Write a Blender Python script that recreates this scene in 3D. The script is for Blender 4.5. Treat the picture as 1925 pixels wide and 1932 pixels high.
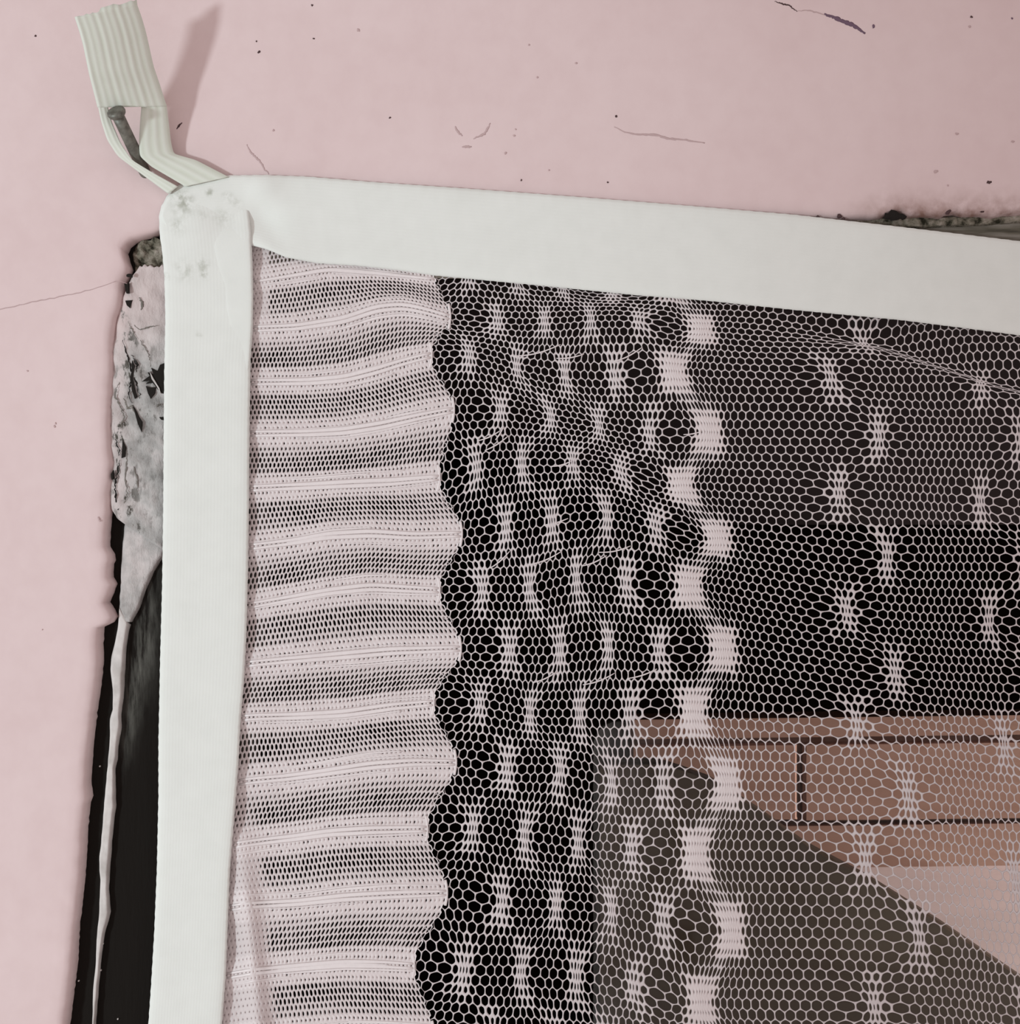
import bpy, math, random
import numpy as np
from mathutils import Vector

# ------------------------------------------------------------------ scale
S = 0.00015            # metres per photo pixel on the wall plane
CX, CY = 962.5, 966.0  # photo centre
D = 0.40               # camera distance from the wall
Z0 = 1.60              # height of the view centre above the floor
PX = S

scene = bpy.context.scene
for o in list(bpy.data.objects):
    bpy.data.objects.remove(o)
C = scene.collection

# ------------------------------------------------------------------ camera
cam_d = bpy.data.cameras.new('camera')
cam_d.sensor_fit = 'VERTICAL'
cam_d.sensor_height = 36.0
cam_d.lens = 36.0 * D / (1932 * S)
cam_d.clip_start = 0.01
cam_d.clip_end = 20
cam = bpy.data.objects.new('camera', cam_d)
cam.location = (0, -D, Z0)
cam.rotation_euler = (math.pi / 2, 0, 0)
C.objects.link(cam)
scene.camera = cam

# ------------------------------------------------------------------ light
world = bpy.data.worlds.new('world')
scene.world = world
world.use_nodes = True
bg = world.node_tree.nodes['Background']
bg.inputs[0].default_value = (1.0, 0.885, 0.87, 1)
bg.inputs[1].default_value = 0.62

def area(name, loc, target, size, power, color):
    l = bpy.data.lights.new(name, 'AREA')
    l.shape = 'DISK'
    l.size = size
    l.energy = power
    l.color = color
    o = bpy.data.objects.new(name, l)
    o.location = loc
    d = Vector(target) - Vector(loc)
    o.rotation_euler = d.to_track_quat('-Z', 'Y').to_euler()
    C.objects.link(o)
    return o

def spot(name, loc, target, radius, angle, blend, power, color):
    l = bpy.data.lights.new(name, 'SPOT')
    l.shadow_soft_size = radius
    l.spot_size = math.radians(angle); l.spot_blend = blend
    l.energy = power
    l.color = color
    o = bpy.data.objects.new(name, l)
    o.location = loc
    o.rotation_euler = (Vector(target) - Vector(loc)).to_track_quat('-Z', 'Y').to_euler()
    C.objects.link(o)
    return o

# shaded lamp standing to the left of the window; the rim of its beam falls across the right of the view
spot('room_lamp', (-1.15, -1.10, Z0 - 0.19), (-0.50, 0, Z0 - 0.02), 0.07, 39.4, 0.30, 49.5, (0.80, 0.96, 1.0))
area('added_back_light', (0.80, 0.12, Z0 - 0.36), (0.20, 0.27, Z0 - 0.20), 0.10, 8.6, (1.0, 0.93, 0.89))  # added, unseen light that brightens the woodwork, board and pink wall behind

scene.view_settings.view_transform = 'Standard'
scene.view_settings.look = 'None'
scene.view_settings.exposure = 0.0
scene.view_settings.gamma = 1.0
scene.view_settings.use_curve_mapping = False

# ------------------------------------------------------------------ helpers
rng = np.random.default_rng(7)
random.seed(7)

def P(px, py, h=0.0):
    """photo position on a plane h metres in front of the wall -> local xyz (origin at view centre)"""
    px = np.asarray(px, float); py = np.asarray(py, float)
    h = np.broadcast_to(np.asarray(h, float), np.broadcast(px, py).shape)
    k = (D - h) / D
    return np.stack([(px - CX) * S * k, -h, (CY - py) * S * k], -1)

def sstep(x, a, b):
    t = np.clip((np.asarray(x, float) - a) / (b - a), 0, 1)
    return t * t * (3 - 2 * t)

def vnoise(x, y, f, seed=0):
    """smooth pseudo noise in -1..1 from a few rotated sines"""
    x = np.asarray(x, float); y = np.asarray(y, float)
    r = np.random.default_rng(seed)
    out = 0
    for i in range(6):
        a = r.uniform(0, 2 * math.pi); ph = r.uniform(0, 6.28); ff = f * r.uniform(0.6, 1.6)
        out = out + np.sin((x * math.cos(a) + y * math.sin(a)) * ff + ph + 1.3 * np.sin((x * math.sin(a) - y * math.cos(a)) * ff * .7 + ph))
    return out / 6

def mesh_obj(name, verts, faces, mat, parent=None, smooth=True, attrs=None, uv=None, kind=None):
    verts = np.asarray(verts, np.float64).reshape(-1, 3)
    me = bpy.data.meshes.new(name)
    if isinstance(faces, np.ndarray):
        n, k = faces.shape
        me.vertices.add(len(verts)); me.vertices.foreach_set('co', verts.astype(np.float32).ravel())
        me.loops.add(n * k); me.loops.foreach_set('vertex_index', faces.astype(np.int32).ravel())
        me.polygons.add(n)
        me.polygons.foreach_set('loop_start', np.arange(0, n * k, k, dtype=np.int32))
        me.polygons.foreach_set('loop_total', np.full(n, k, np.int32))
        me.update(calc_edges=True)
    else:
        me.from_pydata([tuple(v) for v in verts], [], faces)
        me.update()
    if smooth:
        me.polygons.foreach_set('use_smooth', [True] * len(me.polygons))
    if attrs:
        for an, av in attrs.items():
            a = me.attributes.new(an, 'FLOAT', 'POINT')
            a.data.foreach_set('value', np.asarray(av, np.float32))
    if uv is not None:
        l = me.uv_layers.new(name='UVMap')
        vi = np.empty(len(me.loops), np.int32); me.loops.foreach_get('vertex_index', vi)
        l.data.foreach_set('uv', np.asarray(uv, np.float32)[vi].ravel())
    me.materials.append(mat)
    o = bpy.data.objects.new(name, me)
    C.objects.link(o)
    if parent is not None:
        o.parent = parent
    else:
        o.location = (0, 0, Z0)
    if kind:
        o['kind'] = kind
    return o

def recenter(o):
    """move an object's origin to the centre of its own geometry"""
    me = o.data
    n = len(me.vertices)
    co = np.empty(n * 3, np.float32); me.vertices.foreach_get('co', co)
    co = co.reshape(-1, 3); c = (co.min(0) + co.max(0)) / 2
    me.vertices.foreach_set('co', (co - c).ravel()); me.update()
    o.location = Vector(o.location) + Vector([float(x) for x in c])
    return o

def empty(name, label, cat, group=None):
    o = bpy.data.objects.new(name, None)
    o.empty_display_size = 0.02
    o.location = (0, 0, Z0)
    o['label'] = label; o['category'] = cat
    if group: o['group'] = group
    C.objects.link(o)
    return o

def tube_arrays(pts, rad, sides=6, flat=1.0):
    pts = np.asarray(pts, float); n = len(pts)
    rad = np.broadcast_to(np.asarray(rad, float), (n,))
    t = np.gradient(pts, axis=0); t /= np.linalg.norm(t, axis=1)[:, None] + 1e-12
    up = np.array([0, -1.0, 0])
    a = np.cross(t, up); bad = np.linalg.norm(a, axis=1) < 1e-4
    a[bad] = np.cross(t[bad], np.array([1.0, 0, 0]))
    a /= np.linalg.norm(a, axis=1)[:, None]
    b = np.cross(a, t)
    ang = np.arange(sides) * 2 * math.pi / sides
    v = pts[:, None] + rad[:, None, None] * (np.cos(ang)[None, :, None] * a[:, None] + flat * np.sin(ang)[None, :, None] * b[:, None])
    v = v.reshape(-1, 3)
    f = []
    for i in range(n - 1):
        for j in range(sides):
            j2 = (j + 1) % sides
            f.append((i * sides + j, i * sides + j2, (i + 1) * sides + j2, (i + 1) * sides + j))
    f.append(tuple(range(sides - 1, -1, -1)))
    f.append(tuple((n - 1) * sides + j for j in range(sides)))
    return v, f

def join_arrays(parts):
    V = []; F = []; o = 0
    for v, f in parts:
        V.append(v); F += [tuple(i + o for i in q) for q in f]; o += len(v)
    return np.concatenate(V), F

def resample(pts, n):
    pts = np.asarray(pts, float)
    d = np.r_[0, np.cumsum(np.linalg.norm(np.diff(pts[:, :2], axis=0), axis=1))]
    t = np.linspace(0, d[-1], n)
    return np.stack([np.interp(t, d, pts[:, i]) for i in range(pts.shape[1])], 1)

def smooth_path(p, it=2):
    p = p.copy()
    for _ in range(it):
        p[1:-1] = 0.25 * p[:-2] + 0.5 * p[1:-1] + 0.25 * p[2:]
    return p

# ------------------------------------------------------------------ materials
def mat(name, base, rough=0.7, spec=0.3):
    m = bpy.data.materials.new(name); m.use_nodes = True
    b = m.node_tree.nodes['Principled BSDF']
    b.inputs['Base Color'].default_value = (*base, 1)
    b.inputs['Roughness'].default_value = rough
    b.inputs['Specular IOR Level'].default_value = spec
    return m, m.node_tree, b

def nd(nt, typ, **kw):
    n = nt.nodes.new(typ)
    for k, v in kw.items():
        setattr(n, k, v)
    return n

def noise_node(nt, scale, detail=4, rough=0.55, coord='Object', stretch=None):
    tc = nd(nt, 'ShaderNodeTexCoord')
    n = nd(nt, 'ShaderNodeTexNoise')
    n.inputs['Scale'].default_value = scale
    n.inputs['Detail'].default_value = detail
    n.inputs['Roughness'].default_value = rough
    if stretch:
        mp = nd(nt, 'ShaderNodeMapping'); mp.inputs['Scale'].default_value = stretch
        nt.links.new(tc.outputs[coord], mp.inputs[0]); nt.links.new(mp.outputs[0], n.inputs[0])
    else:
        nt.links.new(tc.outputs[coord], n.inputs[0])
    return n

def ramp(nt, src, stops):
    r = nd(nt, 'ShaderNodeValToRGB')
    e = r.color_ramp.elements
    while len(e) < len(stops): e.new(0.5)
    for i, (p, c) in enumerate(stops):
        e[i].position = p
        e[i].color = (*c, 1) if len(c) == 3 else c
    nt.links.new(src, r.inputs[0])
    return r

def mix(nt, fac, a, b):
    m = nd(nt, 'ShaderNodeMix', data_type='RGBA')
    for sock, v in ((m.inputs['Factor'], fac), (m.inputs['A'], a), (m.inputs['B'], b)):
        if hasattr(v, 'links') or isinstance(v, bpy.types.NodeSocket): nt.links.new(v, sock)
        elif isinstance(v, (int, float)): sock.default_value = v
        else: sock.default_value = (*v, 1)
    return m.outputs['Result']

def mathn(nt, op, a, b=None):
    m = nd(nt, 'ShaderNodeMath', operation=op)
    for i, v in enumerate((a, b)):
        if v is None: continue
        if isinstance(v, bpy.types.NodeSocket): nt.links.new(v, m.inputs[i])
        else: m.inputs[i].default_value = v
    return m.outputs[0]

def bump(nt, bsdf, height, strength, dist):
    b = nd(nt, 'ShaderNodeBump')
    b.inputs['Strength'].default_value = strength
    b.inputs['Distance'].default_value = dist
    nt.links.new(height, b.inputs['Height']); nt.links.new(b.outputs[0], bsdf.inputs['Normal'])

def attr(nt, name):
    a = nd(nt, 'ShaderNodeAttribute'); a.attribute_name = name
    return a.outputs['Fac']

# pink painted plaster
M_wall, nt, b = mat('pink_plaster', (0.68, 0.52, 0.52), 0.75, 0.2)
n1 = noise_node(nt, 22, 5)
n2 = noise_node(nt, 140, 4)
c1 = ramp(nt, n1.outputs['Fac'], [(0.3, (0.70, 0.545, 0.54)), (0.55, (0.73, 0.58, 0.575)), (0.75, (0.745, 0.60, 0.595))])
c2 = mix(nt, 0.25, c1.outputs[0], ramp(nt, n2.outputs['Fac'], [(0.35, (0.68, 0.51, 0.50)), (0.6, (0.76, 0.595, 0.585))]).outputs[0])
n3 = noise_node(nt, 260, 5)
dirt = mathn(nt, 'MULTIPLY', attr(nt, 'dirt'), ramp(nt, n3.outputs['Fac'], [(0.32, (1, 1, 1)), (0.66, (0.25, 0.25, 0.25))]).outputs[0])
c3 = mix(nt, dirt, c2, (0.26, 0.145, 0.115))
nt.links.new(c3, b.inputs['Base Color'])
hh = mathn(nt, 'ADD', n1.outputs['Fac'], mathn(nt, 'MULTIPLY', n2.outputs['Fac'], 0.25))
bump(nt, b, hh, 0.35, 0.0012)

# white woven tape
M_tape, nt, b = mat('white_woven_tape', (0.79, 0.82, 0.775), 0.85, 0.15)
tc = nd(nt, 'ShaderNodeTexCoord')
sep = nd(nt, 'ShaderNodeSeparateXYZ'); nt.links.new(tc.outputs['UV'], sep.inputs[0])
ribs = mathn(nt, 'SINE', mathn(nt, 'MULTIPLY', sep.outputs[0], 2 * math.pi * 26))
weave = mathn(nt, 'SINE', mathn(nt, 'MULTIPLY', sep.outputs[1], 2 * math.pi * 1.0 / 3.0))
hgt = mathn(nt, 'ADD', ribs, mathn(nt, 'MULTIPLY', weave, 0.35))
tn = noise_node(nt, 180, 4)
col = ramp(nt, tn.outputs['Fac'], [(0.3, (0.755, 0.765, 0.725)), (0.7, (0.785, 0.795, 0.755))])
stn = noise_node(nt, 420, 5, 0.65)
st = mathn(nt, 'MULTIPLY', attr(nt, 'stain'), ramp(nt, stn.outputs['Fac'], [(0.4, (0, 0, 0)), (0.62, (1, 1, 1))]).outputs[0])
nt.links.new(mix(nt, st, col.outputs[0], (0.30, 0.31, 0.24)), b.inputs['Base Color'])
bump(nt, b, hgt, 0.07, 0.00012)

M_tail, nt, b = mat('shaded_woven_tape', (0.70, 0.73, 0.64), 0.85, 0.12)  # same tape in a darker tone: shade of the turned-away tail is in the colour
tc = nd(nt, 'ShaderNodeTexCoord')
sep = nd(nt, 'ShaderNodeSeparateXYZ'); nt.links.new(tc.outputs['UV'], sep.inputs[0])
wv = mathn(nt, 'SINE', mathn(nt, 'MULTIPLY', sep.outputs[0], 2 * math.pi * 9))
cr = ramp(nt, mathn(nt, 'ADD', mathn(nt, 'MULTIPLY', wv, 0.5), 0.5), [(0.0, (0.62, 0.65, 0.55)), (1.0, (0.74, 0.76, 0.69))])
tn = noise_node(nt, 300, 4)
nt.links.new(mix(nt, tn.outputs['Fac'], cr.outputs[0], (0.72, 0.74, 0.66)), b.inputs['Base Color'])
bump(nt, b, wv, 0.22, 0.00025)

# net yarn
def yarn(name, colr, rough=0.6, sheen=True):
    m, nt, b = mat(name, colr, rough, 0.3)
    n = noise_node(nt, 900, 2)
    nt.links.new(mix(nt, n.outputs['Fac'], tuple(x * 0.93 for x in colr), tuple(min(1, x * 1.05) for x in colr)), b.inputs['Base Color'])
    return m
M_yarn = yarn('net_yarn', (0.67, 0.605, 0.605))
M_border = yarn('border_yarn', (0.66, 0.585, 0.58))
M_satin = yarn('satin_yarn', (0.72, 0.64, 0.635), 0.45)
M_float = yarn('glossy_float_yarn', (0.79, 0.715, 0.71), 0.35)

M_frame, nt, b = mat('black_painted_wood', (0.008, 0.006, 0.005), 0.7, 0.08)
n = noise_node(nt, 90, 6, 0.65, stretch=(3, 1, 0.45))
n2 = noise_node(nt, 40, 3, 0.5)
sm_ = mathn(nt, 'MULTIPLY', attr(nt, 'smear'), ramp(nt, n.outputs['Fac'], [(0.42, (0, 0, 0)), (0.62, (1, 1, 1))]).outputs[0])
nt.links.new(mix(nt, sm_, (0.010, 0.0075, 0.006), (0.13, 0.125, 0.11)), b.inputs['Base Color'])
bump(nt, b, n.outputs['Fac'], 0.25, 0.001)

M_head, nt, b = mat('olive_weathered_wood', (0.12, 0.11, 0.085), 0.7, 0.2)
n = noise_node(nt, 120, 5, 0.6, stretch=(0.25, 1, 3))
cf = ramp(nt, n.outputs['Fac'], [(0.35, (0.045, 0.04, 0.03)), (0.5, (0.14, 0.125, 0.095)), (0.7, (0.34, 0.31, 0.27))])
nt.links.new(cf.outputs[0], b.inputs['Base Color'])
bump(nt, b, n.outputs['Fac'], 0.4, 0.001)

M_plaster, nt, b = mat('grey_white_filler', (0.55, 0.52, 0.5), 0.8, 0.2)
n = noise_node(nt, 130, 6, 0.6)
n2 = noise_node(nt, 420, 5, 0.65, stretch=(1.2, 1, 0.6))
ca = ramp(nt, n.outputs['Fac'], [(0.32, (0.27, 0.26, 0.25)), (0.5, (0.45, 0.43, 0.415)), (0.68, (0.64, 0.585, 0.57))])
sp = ramp(nt, n2.outputs['Fac'], [(0.36, (1, 1, 1)), (0.46, (0, 0, 0))])
cb = mix(nt, mathn(nt, 'MULTIPLY', mathn(nt, 'MULTIPLY', sp.outputs[0], attr(nt, 'speckle')), 0.8), ca.outputs[0], (0.07, 0.062, 0.05))
cc = mix(nt, mathn(nt, 'MULTIPLY', attr(nt, 'pink'), mathn(nt, 'SUBTRACT', 1.0, mathn(nt, 'MULTIPLY', sp.outputs[0], attr(nt, 'speckle')))), cb, (0.64, 0.53, 0.515))
nt.links.new(cc, b.inputs['Base Color'])
bump(nt, b, n2.outputs['Fac'], 0.5, 0.0012)

M_drip, nt, b = mat('dried_white_paint', (0.62, 0.575, 0.545), 0.5, 0.35)
n = noise_node(nt, 200, 4)
nt.links.new(ramp(nt, n.outputs['Fac'], [(0.3, (0.50, 0.465, 0.44)), (0.6, (0.66, 0.615, 0.59))]).outputs[0], b.inputs['Base Color'])
bump(nt, b, n.outputs['Fac'], 0.3, 0.001)

M_cement, nt, b = mat('crumbling_cement', (0.25, 0.24, 0.19), 0.9, 0.1)
n = noise_node(nt, 330, 6, 0.65)
nt.links.new(ramp(nt, n.outputs['Fac'], [(0.36, (0.03, 0.028, 0.018)), (0.5, (0.24, 0.215, 0.165)), (0.66, (0.48, 0.42, 0.36))]).outputs[0], b.inputs['Base Color'])
bump(nt, b, n.outputs['Fac'], 0.8, 0.003)

M_dark, _, _ = mat('dark_mark', (0.018, 0.015, 0.013), 0.8, 0.1)
M_smear, _, _ = mat('grey_grime', (0.20, 0.18, 0.16), 0.8, 0.1)
M_crack, _, _ = mat('dark_crack', (0.09, 0.055, 0.055), 0.9, 0.05)
M_crack2, _, _ = mat('faint_crack', (0.53, 0.39, 0.385), 0.9, 0.05)
M_purple, _, _ = mat('purple_mark', (0.17, 0.11, 0.15), 0.9, 0.05)

M_nail, nt, b = mat('dull_iron', (0.22, 0.215, 0.185), 0.5, 0.5)
b.inputs['Metallic'].default_value = 0.35
n = noise_node(nt, 500, 4)
nt.links.new(ramp(nt, n.outputs['Fac'], [(0.35, (0.10, 0.094, 0.078)), (0.65, (0.21, 0.205, 0.175))]).outputs[0], b.inputs['Base Color'])

def wood(name, lo, hi):
    m, nt, b = mat(name, hi, 0.55, 0.3)
    n = noise_node(nt, 26, 5, 0.6, stretch=(0.3, 1, 4))
    nt.links.new(ramp(nt, n.outputs['Fac'], [(0.3, lo), (0.7, hi)]).outputs[0], b.inputs['Base Color'])
    bump(nt, b, n.outputs['Fac'], 0.15, 0.002)
    return m
M_beam = wood('brown_wood', (0.36, 0.185, 0.135), (0.43, 0.235, 0.18))
M_board = wood('dark_olive_board', (0.066, 0.041, 0.027), (0.080, 0.052, 0.034))
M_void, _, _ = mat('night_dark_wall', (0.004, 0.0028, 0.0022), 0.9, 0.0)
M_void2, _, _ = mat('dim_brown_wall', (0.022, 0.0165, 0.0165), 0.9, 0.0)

M_glass = bpy.data.materials.new('grey_edged_glass'); M_glass.use_nodes = True
nt = M_glass.node_tree; nt.nodes.clear()
out = nd(nt, 'ShaderNodeOutputMaterial')
tr = nd(nt, 'ShaderNodeBsdfTransparent'); tr.inputs[0].default_value = (0.95, 0.96, 0.95, 1)
df = nd(nt, 'ShaderNodeBsdfDiffuse'); df.inputs[0].default_value = (0.62, 0.60, 0.56, 1)
gl = nd(nt, 'ShaderNodeBsdfGlossy'); gl.inputs['Roughness'].default_value = 0.05
grey_noise = noise_node(nt, 30, 4)
dfac = mathn(nt, 'MULTIPLY', attr(nt, 'edge_grey'), mathn(nt, 'ADD', mathn(nt, 'MULTIPLY', grey_noise.outputs['Fac'], 0.6), 0.7))
m1 = nd(nt, 'ShaderNodeMixShader'); nt.links.new(dfac, m1.inputs[0]); nt.links.new(tr.outputs[0], m1.inputs[1]); nt.links.new(df.outputs[0], m1.inputs[2])
m2 = nd(nt, 'ShaderNodeMixShader'); m2.inputs[0].default_value = 0.012
nt.links.new(m1.outputs[0], m2.inputs[1]); nt.links.new(gl.outputs[0], m2.inputs[2]); nt.links.new(m2.outputs[0], out.inputs[0])

# ------------------------------------------------------------------ the pink wall round the window opening
left_edge = [(60, 2650), (90, 2300), (118, 1975), (124, 1932), (130, 1885), (138, 1820), (141, 1757), (146, 1716), (152, 1659), (155, 1612), (157, 1565),
             (162, 1520), (166, 1508), (163, 1480), (165, 1446), (168, 1403), (173, 1364), (176, 1335), (180, 1312), (184, 1280), (187, 1250), (186, 1216),
             (188, 1185), (197, 1181), (207, 1176), (214, 1165), (209, 1153), (199, 1138), (206, 1120), (213, 1103), (206, 1090), (205, 1072), (209, 1058), (208, 1046),
             (199, 1032), (200, 1005), (202, 985), (204, 960), (205, 930), (209, 900), (212, 872), (207, 840), (206, 805), (207, 760), (210, 720), (211, 680),
             (211, 640), (217, 600), (224, 580), (229, 558), (229, 538), (238, 520), (243, 505), (238, 490), (233, 474), (238, 462), (250, 453), (270, 446), (290, 440)]
top_edge = [(310, 430), (350, 428), (430, 430), (700, 428), (1000, 422), (1300, 418), (1480, 416), (1560, 415), (1595, 416), (1630, 413), (1655, 413), (1668, 411), (1674, 404), (1690, 401),
            (1703, 401), (1709, 409), (1721, 409), (1745, 408), (1776, 411), (1787, 404), (1805, 402), (1820, 408), (1845, 407), (1875, 410), (1900, 406), (1925, 405), (2000, 404), (2300, 400), (2700, 396)]

def dens(pts, step):
    pts = np.asarray(pts, float); out = []
    for a, b_ in zip(pts[:-1], pts[1:]):
        n = max(1, int(np.linalg.norm(b_ - a) / step))
        for i in range(n): out.append(a + (b_ - a) * i / n)
    out.append(pts[-1]); return np.array(out)
LE = dens(left_edge, 7); TE = dens(top_edge, 9)
LE[:, 0] += 1.3 * vnoise(LE[:, 1], 0, 0.35, 3); TE[:, 1] += 1.2 * vnoise(TE[:, 0], 0, 0.3, 4)
edge = np.concatenate([LE, TE])
n_le = len(LE)
tgt = np.empty_like(edge)
tgt[:n_le, 0] = -1400; tgt[:n_le, 1] = LE[:, 1]
tgt[n_le:, 0] = TE[:, 0]; tgt[n_le:, 1] = -1400
# fan at the corner
cl = np.where(LE[:, 1] < 900)[0]
for i in cl:
    f = 1 - (LE[i, 1] - 440) / 460.0
    tgt[i] = (-1400, LE[i, 1] - f ** 2 * (LE[i, 1] + 1400))
ct = np.where(TE[:, 0] < 900)[0]
for i in ct:
    f = 1 - (TE[i, 0] - 310) / 590.0
    tgt[n_le + i] = (TE[i, 0] - f ** 2 * (TE[i, 0] + 1400), -1400)
dirn = tgt - edge; L = np.linalg.norm(dirn, axis=1)[:, None]; dirn = dirn / L
rings = [(7, -0.045), (5, -0.012), (0, -0.0046), (1.5, -0.0022), (5, -0.0010), (11, -0.00035), (20, -0.00005), (36, 0), (60, 0), (100, 0), (170, 0), (300, 0), (520, 0), (900, 0), (None, 0)]
V = []; dirtv = []
for ri, (off, h) in enumerate(rings):
    p = edge + dirn * (L if off is None else off)
    amp = [0, 0.0004, 0.0006, 0.0005, 0.0004, 0.0003, 0.00022, 0.0002, 0.00012, 0, 0, 0, 0, 0, 0][ri]
    hn = h + amp * vnoise(p[:, 0], p[:, 1], 0.11, 11)
    # crumbled, bulging plaster above the head of the window on the right
    lump = np.exp(-((p[:, 1] - 388) / 24) ** 2) * sstep(p[:, 0], 1560, 1720)
    hn = hn + lump * 0.0011 * (0.5 + vnoise(p[:, 0], p[:, 1] * 1.6, 0.055, 12)) * (ri >= 3)
    v = P(p[:, 0], p[:, 1], 0.0); v[:, 1] = -hn
    V.append(v)
    d = np.zeros(len(p))
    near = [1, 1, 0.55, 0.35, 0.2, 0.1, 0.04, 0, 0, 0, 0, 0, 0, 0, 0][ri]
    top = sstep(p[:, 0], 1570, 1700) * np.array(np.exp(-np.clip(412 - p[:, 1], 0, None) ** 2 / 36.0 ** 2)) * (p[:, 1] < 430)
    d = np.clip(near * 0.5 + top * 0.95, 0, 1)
    dirtv.append(d)
V = np.concatenate(V); n = len(edge); R = len(rings)
i0 = np.arange(n - 1)
F = np.concatenate([np.stack([r * n + i0, r * n + i0 + 1, (r + 1) * n + i0 + 1, (r + 1) * n + i0], 1) for r in range(R - 1)])
wall = mesh_obj('wall_front', V, F, M_wall, attrs={'dirt': np.concatenate(dirtv)}, kind='structure')
wall['label'] = 'pale pink painted plaster wall around the window opening'

def speck(px, py, r, m, seed):
    r_ = np.random.default_rng(seed); k = 9
    a = np.arange(k) * 2 * math.pi / k
    rr = r * r_.uniform(0.6, 1.25, k)
    ring = P(px + rr * np.cos(a) * r_.uniform(.8, 1.4), py + rr * np.sin(a), 0.0); ring[:, 1] = 0.0001
    c = P(px, py, 0.0); c[1] = -0.00022
    mid = ring * 0.6 + c * 0.4; mid[:, 1] = -0.00018
    vv = np.concatenate([ring, mid, c[None]])
    ff = [(i, (i + 1) % k, k + (i + 1) % k, k + i) for i in range(k)] + [(k + i, k + (i + 1) % k, 2 * k) for i in range(k)]
    recenter(mesh_obj('speck', vv, ff, m, wall))
for i, (x, y, r, kk) in enumerate([(67, 68, 2.6, 0), (589, 10, 2.5, 0), (484, 78, 2, 0), (489, 98, 3.6, 0), (592, 73, 2, 0), (676, 57, 4.2, 1), (736, 222, 3, 0), (516, 246, 2.6, 1), (998, 85, 2.4, 1),
                                   (1087, 119, 2.6, 1), (1014, 146, 2.6, 1), (984, 340, 2.4, 0), (973, 244, 2, 1), (971, 256, 3, 1), (954, 289, 3.6, 1), (1036, 321, 2.2, 1), (1163, 219, 2.8, 0),
                                   (1147, 344, 2.2, 0), (1833, 32, 2.6, 0), (1911, 267, 3, 1), (1766, 324, 4.6, 1), (1789, 350, 3, 1), (1867, 344, 4, 0), (1806, 253, 3.4, 1), (1830, 50, 3, 1),
                                   (103, 805, 3.4, 1), (105, 799, 2.6, 1), (1649, 50, 4.5, 2), (1910, 35, 2.4, 2), (228, 1330, 2.2, 1), (80, 1188, 2, 1), (52, 700, 2, 1),
                                   (1592, 414, 4, 0), (1584, 408, 4.4, 0), (1544, 409, 3.2, 0), (1789, 398, 6, 0), (1855, 398, 4.5, 0), (1912, 386, 4, 0), (1689, 405, 11, 3), (1676, 409, 8, 3), (1702, 408, 7, 3), (244, 520, 5, 3)]):
    if x == 228: continue
    speck(x, y, r, (M_crack, M_crack2, M_purple, M_dark)[kk], 100 + i)

def crack(pts, w, m, name='crack'):
    p = resample(pts, max(8, len(pts) * 5)); p = smooth_path(p, 1)
    p[:, 0] += rng.normal(0, 0.5, len(p)); p[:, 1] += rng.normal(0, 0.5, len(p))
    t = np.linspace(0, 1, len(p))
    rad = w * PX * (0.35 + 0.65 * np.sin(math.pi * np.clip(t, 0.04, 0.96))) * rng.uniform(.7, 1.2, len(p))
    q = P(p[:, 0], p[:, 1], 0.0); q[:, 1] = -0.00004
    v, f = tube_arrays(q, rad, 6, 0.25)
    recenter(mesh_obj(name, v, f, m, wall))
crack([(1462, 3), (1478, 8), (1490, 10), (1498, 17), (1504, 21)], 1.5, M_crack)
crack([(1504, 21), (1530, 20), (1560, 29), (1580, 34)], 1.2, M_crack2)
crack([(1555, 27), (1572, 32), (1590, 40), (1612, 48), (1625, 58), (1633, 63)], 4.2, M_purple)
crack([(466, 273), (474, 289), (483, 297), (492, 306), (500, 320), (508, 328)], 1.9, M_crack2)
crack([(334, 244), (338, 236), (343, 232)], 2.0, M_crack)
crack([(240, 536), (226, 529), (214, 531), (196, 540), (150, 552), (80, 566), (0, 584), (-80, 600)], 0.9, M_crack2)
crack([(1160, 240), (1182, 250), (1200, 254), (1236, 254), (1262, 262), (1290, 264), (1330, 270)], 2.0, M_crack2)
crack([(858, 238), (866, 252), (872, 256)], 2.4, M_crack2); crack([(893, 262), (915, 252), (926, 232)], 2.2, M_crack2)
crack([(872, 277), (890, 277)], 2.4, M_crack2)
crack([(185, 975), (188, 985)], 1.6, M_crack2)

# ------------------------------------------------------------------ tape outlines used by several parts
V_left = [(300, 405), (301, 440), (306, 475), (310, 520), (312, 600), (310, 700), (309, 800), (308, 950), (306, 1100), (302, 1250), (299, 1400), (299, 1500), (296, 1640), (291, 1760), (285, 1860), (280, 1932), (273, 2050), (240, 2600)]
V_right = [(470, 398), (474, 440), (477, 500), (478, 560), (477, 620), (473, 680), (471, 800), (470, 950), (468, 1080), (465, 1200), (460, 1290), (454, 1360), (450, 1440), (443, 1530), (434, 1640), (430, 1740), (426, 1840), (419, 1932), (408, 2050), (373, 2600)]
H_top = [(304, 408), (308, 388), (318, 368), (336, 350), (362, 339), (392, 334), (430, 331), (500, 330), (580, 333), (700, 343), (900, 357), (1100, 372), (1300, 388), (1500, 405), (1700, 428), (1850, 446), (1925, 455), (2100, 478), (2300, 504), (2700, 556)]
H_bot = [(312, 424), (324, 440), (345, 452), (375, 460), (410, 462), (440, 462), (480, 464), (505, 471), (540, 486), (600, 497), (680, 502), (760, 511), (820, 520), (1000, 537), (1200, 557), (1340, 568), (1500, 585), (1700, 604), (1850, 623), (1925, 633), (2100, 655), (2300, 681), (2700, 733)]
hb = np.array(H_bot, float); vr = np.array(V_right, float)
def tape_bottom(x): return np.interp(x, hb[:, 0], hb[:, 1])
def tape_right(y): return np.interp(y, vr[:, 1], vr[:, 0])

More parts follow.
